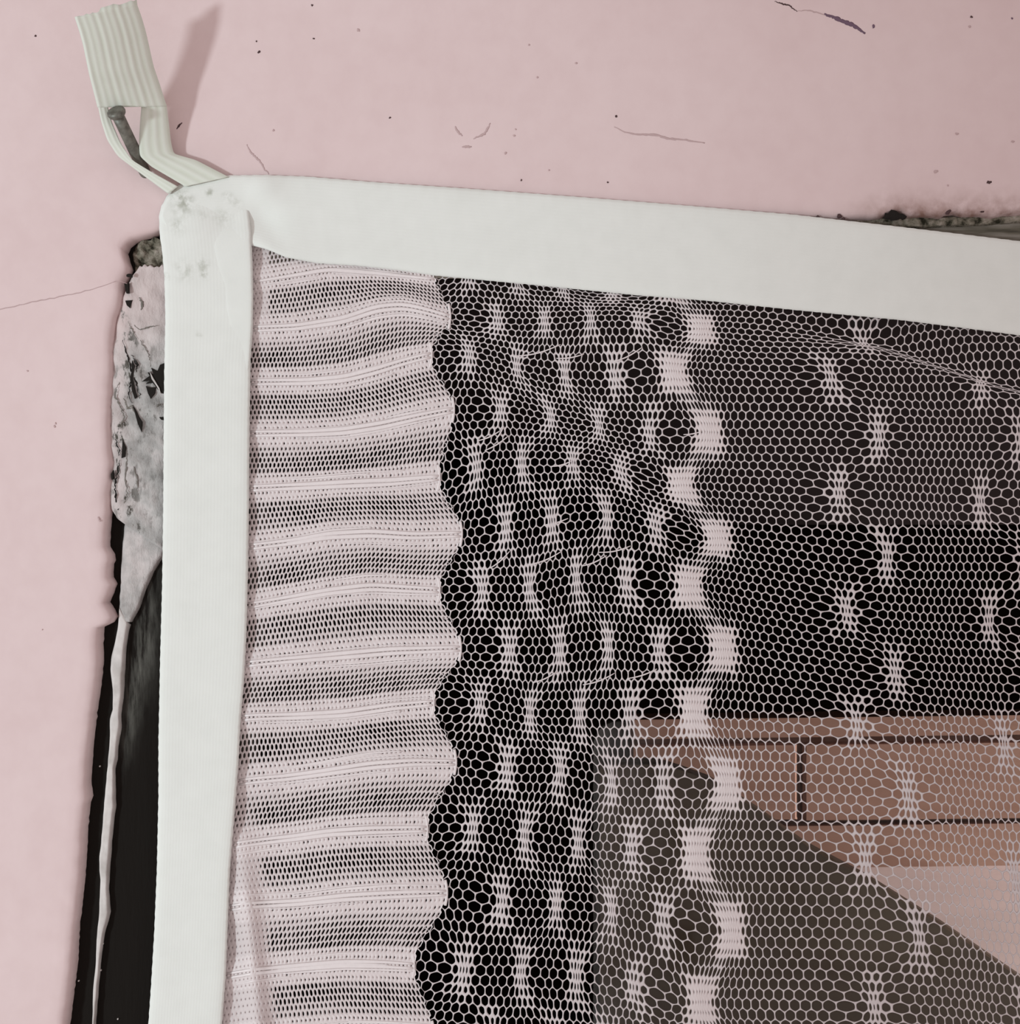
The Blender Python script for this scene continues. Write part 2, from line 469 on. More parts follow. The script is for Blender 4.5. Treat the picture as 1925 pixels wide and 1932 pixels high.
# ------------------------------------------------------------------ window frame and what clings to it
win = bpy.data.objects.new('window_1', None); win.location = (0, 0, Z0); win['kind'] = 'structure'
win['label'] = 'dark window frame with smeared filler and paint behind the net'
C.objects.link(win)

def prism(name, outline, h_front, h_back, m, parent, bev=0.0006, relief=0.0, attrs_fn=None, seed=0, smooth=False):
    """a solid slab from a photo-space outline: front face at h_front, back at h_back, small chamfer"""
    o = np.asarray(outline, float)
    c = o.mean(0)
    n = len(o)
    front = P(o[:, 0], o[:, 1], h_front)
    ctr = P(c[0], c[1], h_front)
    back = P(o[:, 0], o[:, 1], h_front); back[:, 1] = -h_back
    rim = front.copy(); rim[:, 1] = -(h_front - bev)
    dv = ctr - front; dv[:, 1] = 0
    dn = np.linalg.norm(dv, axis=1)[:, None] + 1e-9
    front = front + dv / dn * np.minimum(bev, dn * 0.3)
    vv = np.concatenate([front, rim, back])
    ff = [tuple(range(n))]
    for i in range(n):
        j = (i + 1) % n
        ff.append((i, n + i, n + j, j)); ff.append((n + i, 2 * n + i, 2 * n + j, n + j))
    ff.append(tuple(range(3 * n - 1, 2 * n - 1, -1)))
    at = {k: np.full(len(vv), v) for k, v in (attrs_fn or {}).items()}
    return mesh_obj(name, vv, ff, m, parent, smooth=smooth, attrs=at or None)

JL = [(60, 440), (60, 1100), (40, 1600), (0, 2500)]; JR = [(462, 440), (462, 1050), (452, 1300), (432, 1600), (415, 1932), (385, 2500)]
def smear_fn(x, y):
    a = np.exp(-((x - (268 - (y - 1180) * 0.12)) / 26.0) ** 2) * np.exp(-((y - 1200) / 110.0) ** 2)
    b_ = 0.8 * np.exp(-((x - (246 - (y - 1300) * 0.12)) / 13.0) ** 2) * np.exp(-((y - 1340) / 90.0) ** 2)
    return np.clip(a + b_, 0, 1)
prism('frame_head', [(470, 395), (2600, 380), (2600, 500), (470, 470)], -0.0040, -0.05, M_head, win)

# grey filler smeared over the jamb: relief patch over a grid clipped by its outline
drip_l = [(219, 975), (227, 984), (223, 1022), (219, 1074), (218, 1116), (217, 1147), (215, 1183), (208, 1214), (201, 1240), (199, 1262), (205, 1300), (205, 1338), (199, 1354), (200, 1390), (196, 1442), (191, 1487), (188, 1521), (184, 1576),
          (179, 1622), (181, 1664), (179, 1729), (175, 1781), (173, 1833), (169, 1872), (168, 1932), (160, 2100)]
drip_r = [(262, 975), (258, 1050), (250, 1110), (245, 1150), (238, 1180), (234, 1195), (230, 1222), (228, 1247), (226, 1290), (224, 1325), (219, 1354), (221, 1374), (214, 1416), (213, 1438), (208, 1461), (210, 1526), (204, 1575), (199, 1638),
          (196, 1690), (200, 1729), (196, 1744), (188, 1773), (183, 1807), (178, 1859), (174, 1911), (172, 1932), (166, 2100)]

def strip_patch(name, left, right, h0, thick, m, parent, nlen, nac, relief=0.0003, freq=0.1, seed=0, edge_j=0.0, attrs_fn=None, dome=True):
    Lp = resample(left, nlen); Rp = resample(right, nlen)
    if edge_j:
        Lp[:, 0] += edge_j * vnoise(np.arange(nlen), 0, 0.8, seed + 1); Rp[:, 0] += edge_j * vnoise(np.arange(nlen), 0, 0.8, seed + 2)
    t = np.linspace(0, 1, nac)
    g = Lp[:, None, :2] * (1 - t)[None, :, None] + Rp[:, None, :2] * t[None, :, None]
    if edge_j: g[0, :, 1] += edge_j * 4 * vnoise(np.arange(nac), 0, 1.1, seed + 7)
    px, py = g[..., 0], g[..., 1]
    prof = np.sqrt(np.clip(1 - (2 * t - 1) ** 8, 0, 1)) if dome else np.ones(nac)
    h = h0 + thick * prof[None, :] + relief * vnoise(px, py, freq, seed)
    top = P(px, py, 0.0); top[..., 1] = -h
    botm = P(px, py, 0.0); botm[..., 1] = -(h0 - 0.0006)
    vv = np.concatenate([top.reshape(-1, 3), botm.reshape(-1, 3)])
    N = nlen * nac; ff = []
    for i in range(nlen - 1):
        for j in range(nac - 1):
            a = i * nac + j
            ff.append((a, a + nac, a + nac + 1, a + 1))
            ff.append((N + a, N + a + 1, N + a + nac + 1, N + a + nac))
    per = [j for j in range(nac)] + [i * nac + nac - 1 for i in range(1, nlen)] + [(nlen - 1) * nac + j for j in range(nac - 2, -1, -1)] + [i * nac for i in range(nlen - 2, 0, -1)]
    for a, b_ in zip(per, per[1:] + per[:1]):
        ff.append((a, b_, N + b_, N + a))
    at = None
    if attrs_fn:
        at = {k: np.concatenate([fn(px, py).ravel()] * 2) for k, fn in attrs_fn.items()}
    return mesh_obj(name, vv, ff, m, parent, attrs=at)

strip_patch('frame_jamb', JL, JR, -0.0054, 0.0002, M_frame, win, 260, 60, 0.0, 0.1, 9, 0, {'smear': smear_fn}, dome=False)
slabj = prism('frame_core', [(62, 442), (458, 470), (458, 1050), (448, 1300), (428, 1600), (411, 1932), (380, 2490), (4, 2490)], -0.0058, -0.05, M_frame, win)

filler_l = [(262, 500), (244, 530), (230, 562), (220, 600), (212, 650), (209, 700), (206, 760), (204, 820), (209, 870), (205, 920), (208, 958), (219, 975)]
filler_r = [(330, 500), (330, 540), (330, 600), (330, 650), (330, 700), (330, 760), (330, 820), (330, 870), (330, 920), (330, 960), (320, 1015), (308, 1040)]
strip_patch('filler_smear', [(x_ - 7, y_) for x_, y_ in filler_l], filler_r, -0.0042, 0.0027, M_plaster, win, 110, 30, 0.0007, 0.12, 5, 1.5,
            {'pink': lambda x, y: 0.8 * (1 - sstep(y, 570, 700)) + 0.45 * sstep(246 - x, 0, 24),
             'speckle': lambda x, y: 0.45 * sstep(y, 560, 680) + 0.8 * np.exp(-((x - 235 - 12 * np.sin(y * .02)) / 24.0) ** 2) + 0.5 * np.exp(-((y - 770) / 40.0) ** 2)})
fl2 = [(219, 972), (227, 984), (223, 1022), (219, 1074), (218, 1116), (217, 1147), (216, 1170)]
fr2 = [(330, 972), (318, 1010), (303, 1048), (282, 1080), (266, 1118), (255, 1150), (240, 1176)]
strip_patch('filler_smear', fl2, fr2, -0.0050, 0.0019, M_plaster, win, 50, 22, 0.0004, 0.12, 6, 1.0, {'pink': lambda x, y: 0.1 + 0 * x, 'speckle': lambda x, y: 0.15 + 0 * x})
strip_patch('paint_drip', drip_l[5:], drip_r[4:], -0.0051, 0.0021, M_drip, win, 150, 9, 0.0003, 0.14, 8, 0.8)
# crumbling cement in the corner cavity
strip_patch('cement_lump', [(252, 450), (240, 465), (243, 490), (247, 510), (232, 545), (229, 566)], [(330, 440), (330, 462), (330, 490), (320, 512), (262, 545), (246, 575)], -0.0056, 0.0016, M_cement, win, 60, 26, 0.0012, 0.22, 15, 1.5)
strip_patch('cement_lump', [(1560, 412), (1640, 408), (1700, 404), (1780, 404), (1860, 404), (1930, 400), (2100, 400)], [(1560, 440), (1640, 432), (1700, 428), (1780, 424), (1860, 421), (1930, 416), (2100, 416)], -0.0040, 0.0014, M_cement, win, 90, 12, 0.0007, 0.16, 16, 1.5)

# bare dark scratches in the filler
def blade(pts, h, name='bare_scratch', m=None):
    o = np.asarray(pts, float)
    prism(name, o, h, h - 0.0012, m or M_dark, win, bev=0.0001)
HB = -0.0010
blade([(302, 688), (312, 684), (316, 745), (306, 742), (298, 735), (288, 722), (275, 724), (284, 717), (267, 720), (282, 709), (278, 702), (290, 706), (285, 694), (297, 700)], HB)
blade([(292, 742), (284, 752), (279, 742), (275, 728), (285, 731), (294, 730)], HB + 0.0001)
blade([(250, 764), (256, 772), (262, 786), (268, 796), (267, 815), (260, 800), (256, 785)], HB)
blade([(249, 680), (254, 690), (251, 715), (255, 740), (259, 748), (254, 752), (249, 738), (247, 712)], HB)
blade([(255, 678), (261, 688), (258, 692)], HB); blade([(300, 787), (313, 786), (313, 793), (304, 792)], HB)
blade([(231, 830), (237, 843), (236, 862), (229, 864), (230, 848)], HB)
blade([(209, 895), (213, 887), (214, 903), (210, 905)], HB + .0004)
blade([(234, 535), (242, 533), (243, 553), (238, 553)], HB + .0004); blade([(236, 567), (250, 566), (245, 581), (239, 576)], HB)
rb = np.random.default_rng(44)
def filler_crack(pts, w, m):
    p = resample(pts, max(10, len(pts) * 6)); p = smooth_path(p, 1)
    p[:, 0] += rb.normal(0, 1.0, len(p)); p[:, 1] += rb.normal(0, .6, len(p))
    t = np.linspace(0, 1, len(p))
    rad = w * PX * (0.3 + 0.7 * np.sin(math.pi * np.clip(t, .05, .95))) * rb.uniform(.4, 1.4, len(p))
    q = P(p[:, 0], p[:, 1], 0.0); q[:, 1] = 0.0015 - 0.0003
    v, f = tube_arrays(q, rad, 6, 0.35)
    recenter(mesh_obj('filler_crack', v, f, m, win))
filler_crack([(228, 640), (238, 668), (244, 690), (246, 715), (240, 742), (246, 760)], 1.6, M_dark)
filler_crack([(247, 668), (256, 688), (252, 712), (258, 735), (262, 752)], 1.4, M_dark)
filler_crack([(222, 720), (214, 745), (224, 765), (232, 785), (226, 805), (236, 830)], 1.5, M_smear)
filler_crack([(232, 752), (240, 770), (247, 764), (252, 778)], 2.6, M_smear)
filler_crack([(216, 828), (219, 842), (224, 850), (221, 860)], 1.3, M_dark)
filler_crack([(236, 850), (238, 872), (234, 900), (238, 930), (232, 955)], 1.5, M_smear)
filler_crack([(224, 868), (220, 888), (214, 912), (216, 940), (222, 962)], 1.8, M_dark)
filler_crack([(250, 880), (258, 905), (256, 935)], 1.4, M_smear)
filler_crack([(262, 640), (276, 662), (284, 690)], 1.1, M_smear)
filler_crack([(252, 612), (262, 622), (272, 618), (296, 612)], 1.2, M_smear)
filler_crack([(240, 605), (248, 625), (256, 640)], 1.0, M_smear)
filler_crack([(280, 775), (290, 772), (298, 762), (306, 768)], 1.6, M_smear)
filler_crack([(262, 560), (266, 572), (264, 585)], 2.6, M_smear)
blade([(282, 700), (289, 713), (301, 733), (303, 742), (297, 731), (286, 715)], HB + 0.0004, 'paint_streak', M_drip)
HS = -0.0050
for x, y in [(194, 1781), (190, 1831), (222, 1923), (148, 1851), (188, 1446), (144, 1780)]:
    a = np.arange(6) * math.pi / 3
    blade(np.stack([x + 1.6 * np.cos(a), y + 1.6 * np.sin(a)], 1), HS + .0003, 'paint_fleck', M_drip)

# ------------------------------------------------------------------ the net: one thing with all its parts
net = empty('lace_window_net', 'white lace mosquito net edged with tape, stretched across the dark window', 'net')

stains = [(338, 372, 16, .8), (352, 382, 14, .9), (345, 388, 20, .6), (396, 364, 7, .9), (430, 372, 10, .5), (448, 384, 8, .5), (382, 405, 8, .45), (335, 425, 14, .45), (314, 521, 5, 1.0), (386, 517, 6, 1.0), (383, 500, 12, .6), (348, 510, 16, .5), (375, 632, 4, .6), (420, 410, 16, .35)]
def stain_fn(x, y):
    s = 0 * x
    for sx, sy, r, a in stains: s = np.maximum(s, a * np.exp(-((x - sx) ** 2 + (y - sy) ** 2) / r ** 2))
    return s

def ribbon(name, left, right, hfun, thick, m, parent, nlen, nac, edge_j=0.6, seed=0):
    Lp = resample(left, nlen); Rp = resample(right, nlen)
    i = np.arange(nlen)
    # small selvedge loops along both edges
    Lp[:, :2] += (edge_j * np.sin(i * 2.1 + vnoise(i, 0, .3, seed)) * 0.8)[:, None] * np.array([0.7, 0.7])
    Rp[:, :2] += (edge_j * np.sin(i * 2.3 + vnoise(i, 0, .3, seed + 1)) * 0.8)[:, None] * np.array([0.7, 0.7])
    t = np.linspace(0, 1, nac)
    g = Lp[:, None, :] * (1 - t)[None, :, None] + Rp[:, None, :] * t[None, :, None]
    px, py = g[..., 0], g[..., 1]
    prof = (1 - (2 * t - 1) ** 10)[None, :]
    hb_ = hfun(px, py, t[None, :] + 0 * px)
    if g.shape[-1] > 2: hb_ = hb_ + g[..., 2]
    top = P(px, py, hb_ + thick * (0.35 + 0.65 * prof)); bot = P(px, py, hb_ - 0.00005)
    vv = np.concatenate([top.reshape(-1, 3), bot.reshape(-1, 3)]); N = nlen * nac
    a = (np.arange(nlen - 1)[:, None] * nac + np.arange(nac - 1)[None]).ravel()
    F = [np.stack([a, a + nac, a + nac + 1, a + 1], 1), np.stack([N + a, N + a + 1, N + a + nac + 1, N + a + nac], 1)]
    per = np.array([j for j in range(nac)] + [k * nac + nac - 1 for k in range(1, nlen)] + [(nlen - 1) * nac + j for j in range(nac - 2, -1, -1)] + [k * nac for k in range(nlen - 2, 0, -1)])
    p2 = np.roll(per, -1)
    F.append(np.stack([per, p2, N + p2, N + per], 1))
    uv = np.stack([np.broadcast_to(t[None], px.shape), np.broadcast_to(np.arange(nlen)[:, None] * 1.0, px.shape)], -1).reshape(-1, 2)
    st = stain_fn(px, py).ravel()
    return mesh_obj(name, vv, np.concatenate(F), m, parent, attrs={'stain': np.r_[st, st]}, uv=np.r_[uv, uv])

def h_horizontal(x, y, t):
    h = 0.0011 + 0.0003 * vnoise(x, y, 0.012, 21)
    pinch = np.exp(-((x - 500) / 34) ** 2)
    return h + 0.0011 * pinch * np.sin(t * 7.0 + 0.5) + 0.0006 * np.exp(-((x - 545) / 40) ** 2) * t
ribbon('edging_tape', H_top, H_bot, h_horizontal, 0.0009, M_tape, net, 330, 26, 0.7, 31)
def h_vertical(x, y, t):
    h = 0.0002 + 0.0017 * sstep(y, 345, 450) + 0.0002 * vnoise(x, y, 0.011, 23)
    return h + 0.0004 * np.sin(t * 9 + y * .01) * np.exp(-((y - 420) / 60) ** 2)
VL2 = [(360, 341), (335, 350), (316, 368), (305, 388)] + V_left
VR2 = [(375, 338), (415, 342), (445, 356), (463, 378)] + V_right
ribbon('edging_tape', VL2, VR2, h_vertical, 0.0009, M_tape, net, 330, 28, 0.7, 41)
# folded-over layer lying on the vertical tape below the corner
ribbon('tape_fold', [(372, 384), (384, 405), (394, 440), (402, 480), (408, 510), (420, 540), (426, 600), (431, 660), (436, 720), (442, 790)], [(446, 372), (469, 400), (473, 440), (476, 500), (477, 560), (476, 610), (472, 670), (468, 720), (464, 760), (458, 800)],
       lambda x, y, t: 0.0024 * sstep(y, 345, 470) + 0.0002 * t - 0.0007 * sstep(y, 560, 790) + 0 * x, 0.0004, M_tape, net, 90, 14, 0.4, 51)

# ---- hanging loop: the tape tail with a slit, hooked over the nail
def h_tail(y):
    return np.interp(y, [-60, 0, 60, 120, 190, 240, 285, 320, 365], [0.026, 0.0225, 0.019, 0.0155, 0.0115, 0.0085, 0.0055, 0.0030, 0.0016])
tail_parts = []
def tail_piece(left, right, nlen, nac, curl=0.0):
    Lp = smooth_path(resample(left, nlen), 3); Rp = smooth_path(resample(right, nlen), 3)
    t = np.linspace(0, 1, nac)
    g = Lp[:, None] * (1 - t)[None, :, None] + Rp[:, None] * t[None, :, None]
    px, py = g[..., 0], g[..., 1]
    h = g[..., 2] + curl * np.sin(math.pi * t)[None, :]
    return px, py, h, t
def add_piece(px, py, h, t, u0, u1, V, F, UV, thick=0.0007):
    nlen, nac = px.shape; o = sum(len(v) for v in V); N = nlen * nac
    V.append(np.concatenate([P(px, py, h + thick).reshape(-1, 3), P(px, py, h).reshape(-1, 3)]))
    a = o + (np.arange(nlen - 1)[:, None] * nac + np.arange(nac - 1)[None]).ravel()
    F += [np.stack([a, a + nac, a + nac + 1, a + 1], 1), np.stack([N + a, N + a + 1, N + a + nac + 1, N + a + nac], 1)]
    per = o + np.array([j for j in range(nac)] + [k * nac + nac - 1 for k in range(1, nlen)] + [(nlen - 1) * nac + j for j in range(nac - 2, -1, -1)] + [k * nac for k in range(nlen - 2, 0, -1)])
    p2 = np.roll(per, -1); F.append(np.stack([per, p2, N + p2, N + per], 1))
    uv = np.stack([np.broadcast_to((u0 + (u1 - u0) * t)[None], px.shape), np.broadcast_to(np.arange(nlen)[:, None] * 1.0, px.shape)], -1).reshape(-1, 2)
    UV += [uv, uv]
def hp(pts): return [(x, y, float(h_tail(y))) for x, y in pts]
TV, TF, TU = [], [], []
px, py, h, t = tail_piece([(141, 33, .0255), (150, 60, .0240), (157, 86, .0225), (168, 140, .0190), (178, 179, .0155), (184, 203, .0130)], [(258, 6, .0185), (268, 34, .0172), (276, 62, .0155), (290, 125, .0115), (302, 160, .0085), (315, 201, .0060)], 50, 22, 0.0008)
# ragged cut end
py[0] += np.where(t < 0.42, 0, -7) + 1.2 * rng.normal(size=len(t))
h = h + 0.00007 * np.sin(t * 2 * math.pi * 6)[None]
add_piece(px, py, h, t, 0, 1, TV, TF, TU)
px, py, h, t = tail_piece([(184, 196, .0135), (190, 226, .0110), (202, 264, .0080), (222, 295, .0052), (258, 322, .0034), (318, 366, .0018)], [(203, 198, .0122), (211, 230, .0100), (228, 270, .0072), (249, 302, .0052), (285, 324, .0040), (336, 352, .0024)], 50, 7, 0.0002)
add_piece(px, py, h, t, 0, .25, TV, TF, TU)
px, py, h, t = tail_piece([(267, 196, .0085), (264, 235, .0075), (262, 270, .0060), (264, 295, .0048), (285, 314, .0036), (350, 352, .0022)], [(314, 196, .0062), (319, 234, .0042), (323, 270, .0028), (328, 290, .0022), (370, 302, .0018), (432, 334, .0013)], 60, 10, 0.0003)
add_piece(px, py, h, t, .6, 1, TV, TF, TU)
mesh_obj('hanging_loop', np.concatenate(TV), np.concatenate(TF), M_tail, net, uv=np.concatenate(TU))

# ------------------------------------------------------------------ net geometry generator
HEXV = np.array([(0, -2 / 3), (.5, -1 / 3), (.5, 1 / 3), (0, 2 / 3), (-.5, 1 / 3), (-.5, -1 / 3)])
def hex_ring(sub):
    out = []
    for i in range(6):
        a, b_ = HEXV[i], HEXV[(i + 1) % 6]
        for k in range(sub): out.append(a + (b_ - a) * k / sub)
    return np.array(out)

def cells_mesh(outer, hole, hfun, tk):
    """outer (N,K,2) photo-space cell outlines, hole (N,K,2) hole outlines -> cord mesh arrays"""
    N, K, _ = outer.shape
    key = np.round(outer.reshape(-1, 2) * 50).astype(np.int64)
    uq, inv = np.unique(key[:, 0] * 10 ** 7 + key[:, 1], return_inverse=True)
    first = np.zeros(len(uq), np.int64); first[inv] = np.arange(N * K)
    U = outer.reshape(-1, 2)[first]; nu = len(U)
    mid = outer + (hole - outer) * 0.55
    hU = hfun(U[:, 0], U[:, 1]); hM = hfun(mid[..., 0], mid[..., 1]).ravel(); hI = hfun(hole[..., 0], hole[..., 1]).ravel()
    m2 = mid.reshape(-1, 2); i2 = hole.reshape(-1, 2)
    V = np.concatenate([P(U[:, 0], U[:, 1], hU + tk), P(U[:, 0], U[:, 1], hU - tk),
                        P(m2[:, 0], m2[:, 1], hM + 0.78 * tk), P(m2[:, 0], m2[:, 1], hM - 0.78 * tk), P(i2[:, 0], i2[:, 1], hI)])
    ot = inv.reshape(N, K); ob = ot + nu
    mt = 2 * nu + np.arange(N * K).reshape(N, K); mb = mt + N * K; ii = mb + N * K
    def q(a, b_): return np.stack([a, b_, np.roll(b_, -1, 1), np.roll(a, -1, 1)], -1).reshape(-1, 4)
    F = np.concatenate([q(ot, mt), q(mt, ii), q(ii, mb), q(mb, ob)])
    return V, F

def make_hole(outer, scale_fn=None, inset=None, smin=0.1, rnd=0.30):
    c = outer.mean(1, keepdims=True)
    d = outer - c
    K = d.shape[1]
    sm = d.copy()
    for _ in range(2): sm = (1 - rnd) * sm + rnd * 0.5 * (np.roll(sm, 1, 1) + np.roll(sm, -1, 1))
    cov = np.einsum('nki,nkj->nij', d, d) / K
    w, R = np.linalg.eigh(cov)                       # columns are axes
    pr = np.einsum('nki,nij->nkj', sm, R)
    ext = np.abs(np.einsum('nki,nij->nkj', d, R)).max(1)
    if scale_fn is None:
        s = np.clip(1 - inset[:, None] / np.maximum(ext * 0.93, 1e-6), smin, 1)
    else:
        s = scale_fn(ext)
    pr = pr * s[:, None, :]
    return c + np.einsum('nkj,nij->nki', pr, R)

def fold_x(y): return 452 + (y - 1550) * 0.09
def net_h(x, y):
    h = -0.0002 + 0.0010 * vnoise(x, y, 0.012, 61) + 0.0003 * vnoise(x, y, 0.05, 62)
    h = h + 0.0030 * np.exp(-((x - fold_x(y)) / 22.0) ** 2) * sstep(y, 1480, 1800)
    return h

# ------------------------------------------------------------------ lace border: satin stripes and eyelet stripes
stripes = [  # key points (x, y) of each satin stripe's centre line; last is its scalloped end
    [(400, 448), (476, 437), (560, 426), (620, 418), (700, 422), (845, 440)],
    [(400, 540), (476, 527), (560, 514), (620, 503), (700, 508), (822, 522)],
    [(400, 625), (484, 619), (560, 616), (650, 602), (710, 581), (760, 576), (800, 584), (851, 599)],
    [(400, 724), (480, 720), (580, 719), (650, 713), (710, 698), (760, 682), (816, 668)],
    [(400, 820), (480, 817), (580, 816), (650, 812), (720, 801), (800, 783), (858, 772)],
    [(400, 924), (480, 920), (580, 916), (650, 912), (740, 908), (831, 900)],
    [(400, 1036), (480, 1030), (560, 1020), (620, 1009), (700, 1005), (780, 1010), (873, 1007)],
    [(400, 1150), (480, 1140), (560, 1126), (620, 1115), (700, 1106), (770, 1110), (831, 1113)],
    [(400, 1262), (480, 1250), (560, 1243), (650, 1235), (740, 1227), (871, 1223)],
    [(400, 1362), (470, 1352), (560, 1350), (650, 1345), (740, 1332), (820, 1325)],
    [(400, 1484), (470, 1472), (540, 1466), (600, 1458), (700, 1443), (780, 1437), (862, 1438)],
    [(400, 1600), (480, 1588), (560, 1579), (620, 1570), (700, 1565), (808, 1563)],
    [(400, 1716), (480, 1706), (560, 1702), (650, 1692), (740, 1687), (845, 1684)],
    [(380, 1848), (480, 1832), (560, 1824), (650, 1817), (720, 1818), (783, 1822)],
    [(380, 1970), (480, 1958), (560, 1952), (650, 1945), (820, 1950)],
    [(380, 2095), (480, 2083), (560, 2078), (650, 2070), (760, 2080)],
]
NS = len(stripes)
xs = np.arange(370, 961, 2.0)
YT = []
for s in stripes:
    a = np.array(s, float)
    y = np.interp(xs, a[:, 0], a[:, 1])
    k = np.hanning(31); k /= k.sum()
    yp = np.pad(y, 15, mode='edge')
    YT.append(np.convolve(yp, k, 'valid'))
YT = np.array(YT)
XR = np.array([s[-1][0] for s in stripes], float)
def stripe_y(x, v):
    v = np.clip(v, 0, NS - 1.001); k = np.floor(v).astype(int); f = v - k
    xi = np.clip((x - 370) / 2.0, 0, len(xs) - 1.01); i = np.floor(xi).astype(int); g = xi - i
    def at(kk): return YT[kk, i] * (1 - g) + YT[kk, i + 1] * g
    return at(k) * (1 - f) + at(k + 1) * f
def edge_x(v):
    v = np.clip(v, 0, NS - 1.001); k = np.floor(v).astype(int); f = v - k
    f = f * f * (3 - 2 * f)
    return XR[k] * (1 - f) + XR[k + 1] * f
NC = 50; NR = 10
def band_map(c, v):
    xr = edge_x(v)
    y0 = stripe_y(np.full_like(v, 470.0), v)
    xl = tape_right(y0) - 14
    x = xl + (xr - xl) * c / NC
    return np.stack([x + 1.2 * vnoise(c * 8, v * 100, 0.03, 71), stripe_y(x, v)], -1)

def band_h(x, y):
    h = net_h(x, y)
    for k in range(NS):
        d = y - stripe_y(x, np.full(np.shape(x), float(k)))
        h = h + 0.0007 * np.exp(-(d / 24.0) ** 2)
    return h
ring12 = hex_ring(2)
border_cells = {}
for k in range(NS - 1):
    for kind in ('satin', 'eyelet'):
        js = range(-2, 3) if kind == 'satin' else range(3, 8)
        cc, rr, jj = [], [], []
        for j in js:
            r = k * NR + j
            if r < -1: continue
            for c in range(0, NC):
                cc.append(c + 0.5 * (r & 1)); rr.append(r); jj.append(j)
        cc = np.array(cc, float); rr = np.array(rr, float); jj = np.array(jj)
        fc = cc[:, None] + ring12[None, :, 0]; fv = (rr[:, None] + ring12[None, :, 1]) / NR
        fc = np.clip(fc, -0.5, NC); fv = np.clip(fv, -0.1, NS - 1.01)
        outer = band_map(fc, fv)
        cen = outer.mean(1)
        keep = (cen[:, 1] > tape_bottom(cen[:, 0]) - 22) & (cen[:, 1] < 2090)
        if keep.sum() < 5: continue
        outer = outer[keep]; cen = cen[keep]; jj_ = jj[keep]; cc_ = cc[keep]
        nn = len(outer)
        loc = vnoise(cen[:, 0], cen[:, 1] * 2.2, 0.035, 81 + k)
        if kind == 'eyelet':
            rowf = np.array([0.85, 1.0, 1.0, 0.9, 0.75])[jj_ - 3] if k % 2 else np.array([0.6, 0.85, 1.0, 1.05, 0.95])[jj_ - 3]
            base = np.stack([0.50 * rowf + 0.10 * loc, 0.74 * rowf + 0.06 * loc], 1)
        else:
            closed = rng.random(nn) < np.where(np.abs(jj_) < 2, 0.55, 0.15) + 0.25 * loc
            base = np.stack([np.where(closed, 0.03, 0.25), np.where(closed, 0.03, 0.25)], 1) * rng.uniform(.7, 1.2, (nn, 1))
        tight = sstep(fold_x(cen[:, 1]) + 46 - cen[:, 0], 0, 30) * sstep(cen[:, 1], 1480, 1640)
        tight = np.maximum(tight, sstep(512 - cen[:, 0], 0, 10) * (cen[:, 1] < 640))
        base = np.clip(base * (1 - 0.9 * tight[:, None]) * rng.uniform(.88, 1.1, (nn, 1)), 0.02, 0.9)
        hole = make_hole(outer, scale_fn=lambda e: base)
        if kind == 'satin':
            yc = stripe_y(cen[:, 0], np.full(nn, float(k)))
            hf = band_h
            Vv, Ff = cells_mesh(outer, hole, hf, 0.00030)
            o = mesh_obj('satin_stripe', Vv, Ff, M_satin, net)
            # long glossy floats lying along the stripe
            parts = []
            xr = XR[k]; xl = float(tape_right(yc.mean())) + 2
            for q in range(9):
                dy = rng.uniform(-21, 21)
                a = rng.uniform(xl, xr - 120); b_ = min(xr - 4, a + rng.uniform(70, 240))
                if q == 0: a, b_, dy = xl, xr - 3, -3
                if q == 1: a, b_, dy = xl, xr - 3, 5
                x = np.linspace(a, b_, 26)
                y = stripe_y(x, np.full_like(x, float(k))) + dy * (1 + 0.1 * np.sin(x * .02))
                if (y - tape_bottom(x)).min() < 2: continue
                hh_ = hf(x, y) + 0.00030
                w = (4.5 if q < 2 else rng.uniform(1.0, 2.6)) * PX
                parts.append(tube_arrays(P(x, y, hh_), w * (0.4 + 0.6 * np.sin(np.linspace(0.15, math.pi - 0.15, 26))), 6, 0.3))
            # closing stitch at the scalloped end
            ye = np.linspace(-24, 24, 12); xe = xr - 2 - 3 * (ye / 24) ** 2
            yy = stripe_y(xe, np.full_like(xe, float(k))) + ye
            if (yy - tape_bottom(xe)).min() > 0:
                parts.append(tube_arrays(P(xe, yy, hf(xe, yy) + 0.0002), 2.8 * PX, 6, 0.35))
            if parts:
                v, f = join_arrays(parts)
                mesh_obj('float_threads', v, f, M_float, o)
        else:
            Vv, Ff = cells_mesh(outer, hole, band_h, 0.00028)
            mesh_obj('eyelet_stripe', Vv, Ff, M_border, net)

# ------------------------------------------------------------------ lace ground: warped hexagonal mesh with dots and ladder blocks
rows = {  # k: y-ordered dot rows of the border field (photo positions)
    -1: [(885, 515), (975, 528), (1062, 540), (1155, 552)],
    0: [(940, 605), (1028, 605), (1115, 600), (1205, 602)], 1: [(886, 668), (975, 692), (1066, 706), (1160, 708)],
    2: [(945, 772), (1040, 787), (1131, 802), (1225, 815)], 3: [(900, 880), (985, 872), (1081, 872), (1172, 886)],
    4: [(955, 995), (1042, 982), (1145, 972), (1236, 990)], 5: [(910, 1110), (1000, 1110), (1088, 1092), (1180, 1100)],
    6: [(963, 1226), (1056, 1226), (1149, 1216), (1243, 1226)], 7: [(906, 1326), (1000, 1344), (1093, 1346), (1187, 1346)],
    8: [(958, 1450), (1057, 1452), (1155, 1474), (1250, 1476)], 9: [(893, 1562), (990, 1577), (1092, 1592), (1191, 1602)],
    10: [(947, 1700), (1050, 1706), (1155, 1716), (1250, 1735)], 11: [(876, 1830), (983, 1832), (1088, 1842), (1195, 1862)],
    12: [(930, 1965), (1045, 1970), (1155, 1980), (1262, 1996)], 13: [(860, 2090), (975, 2095), (1090, 2105), (1200, 2120)]}
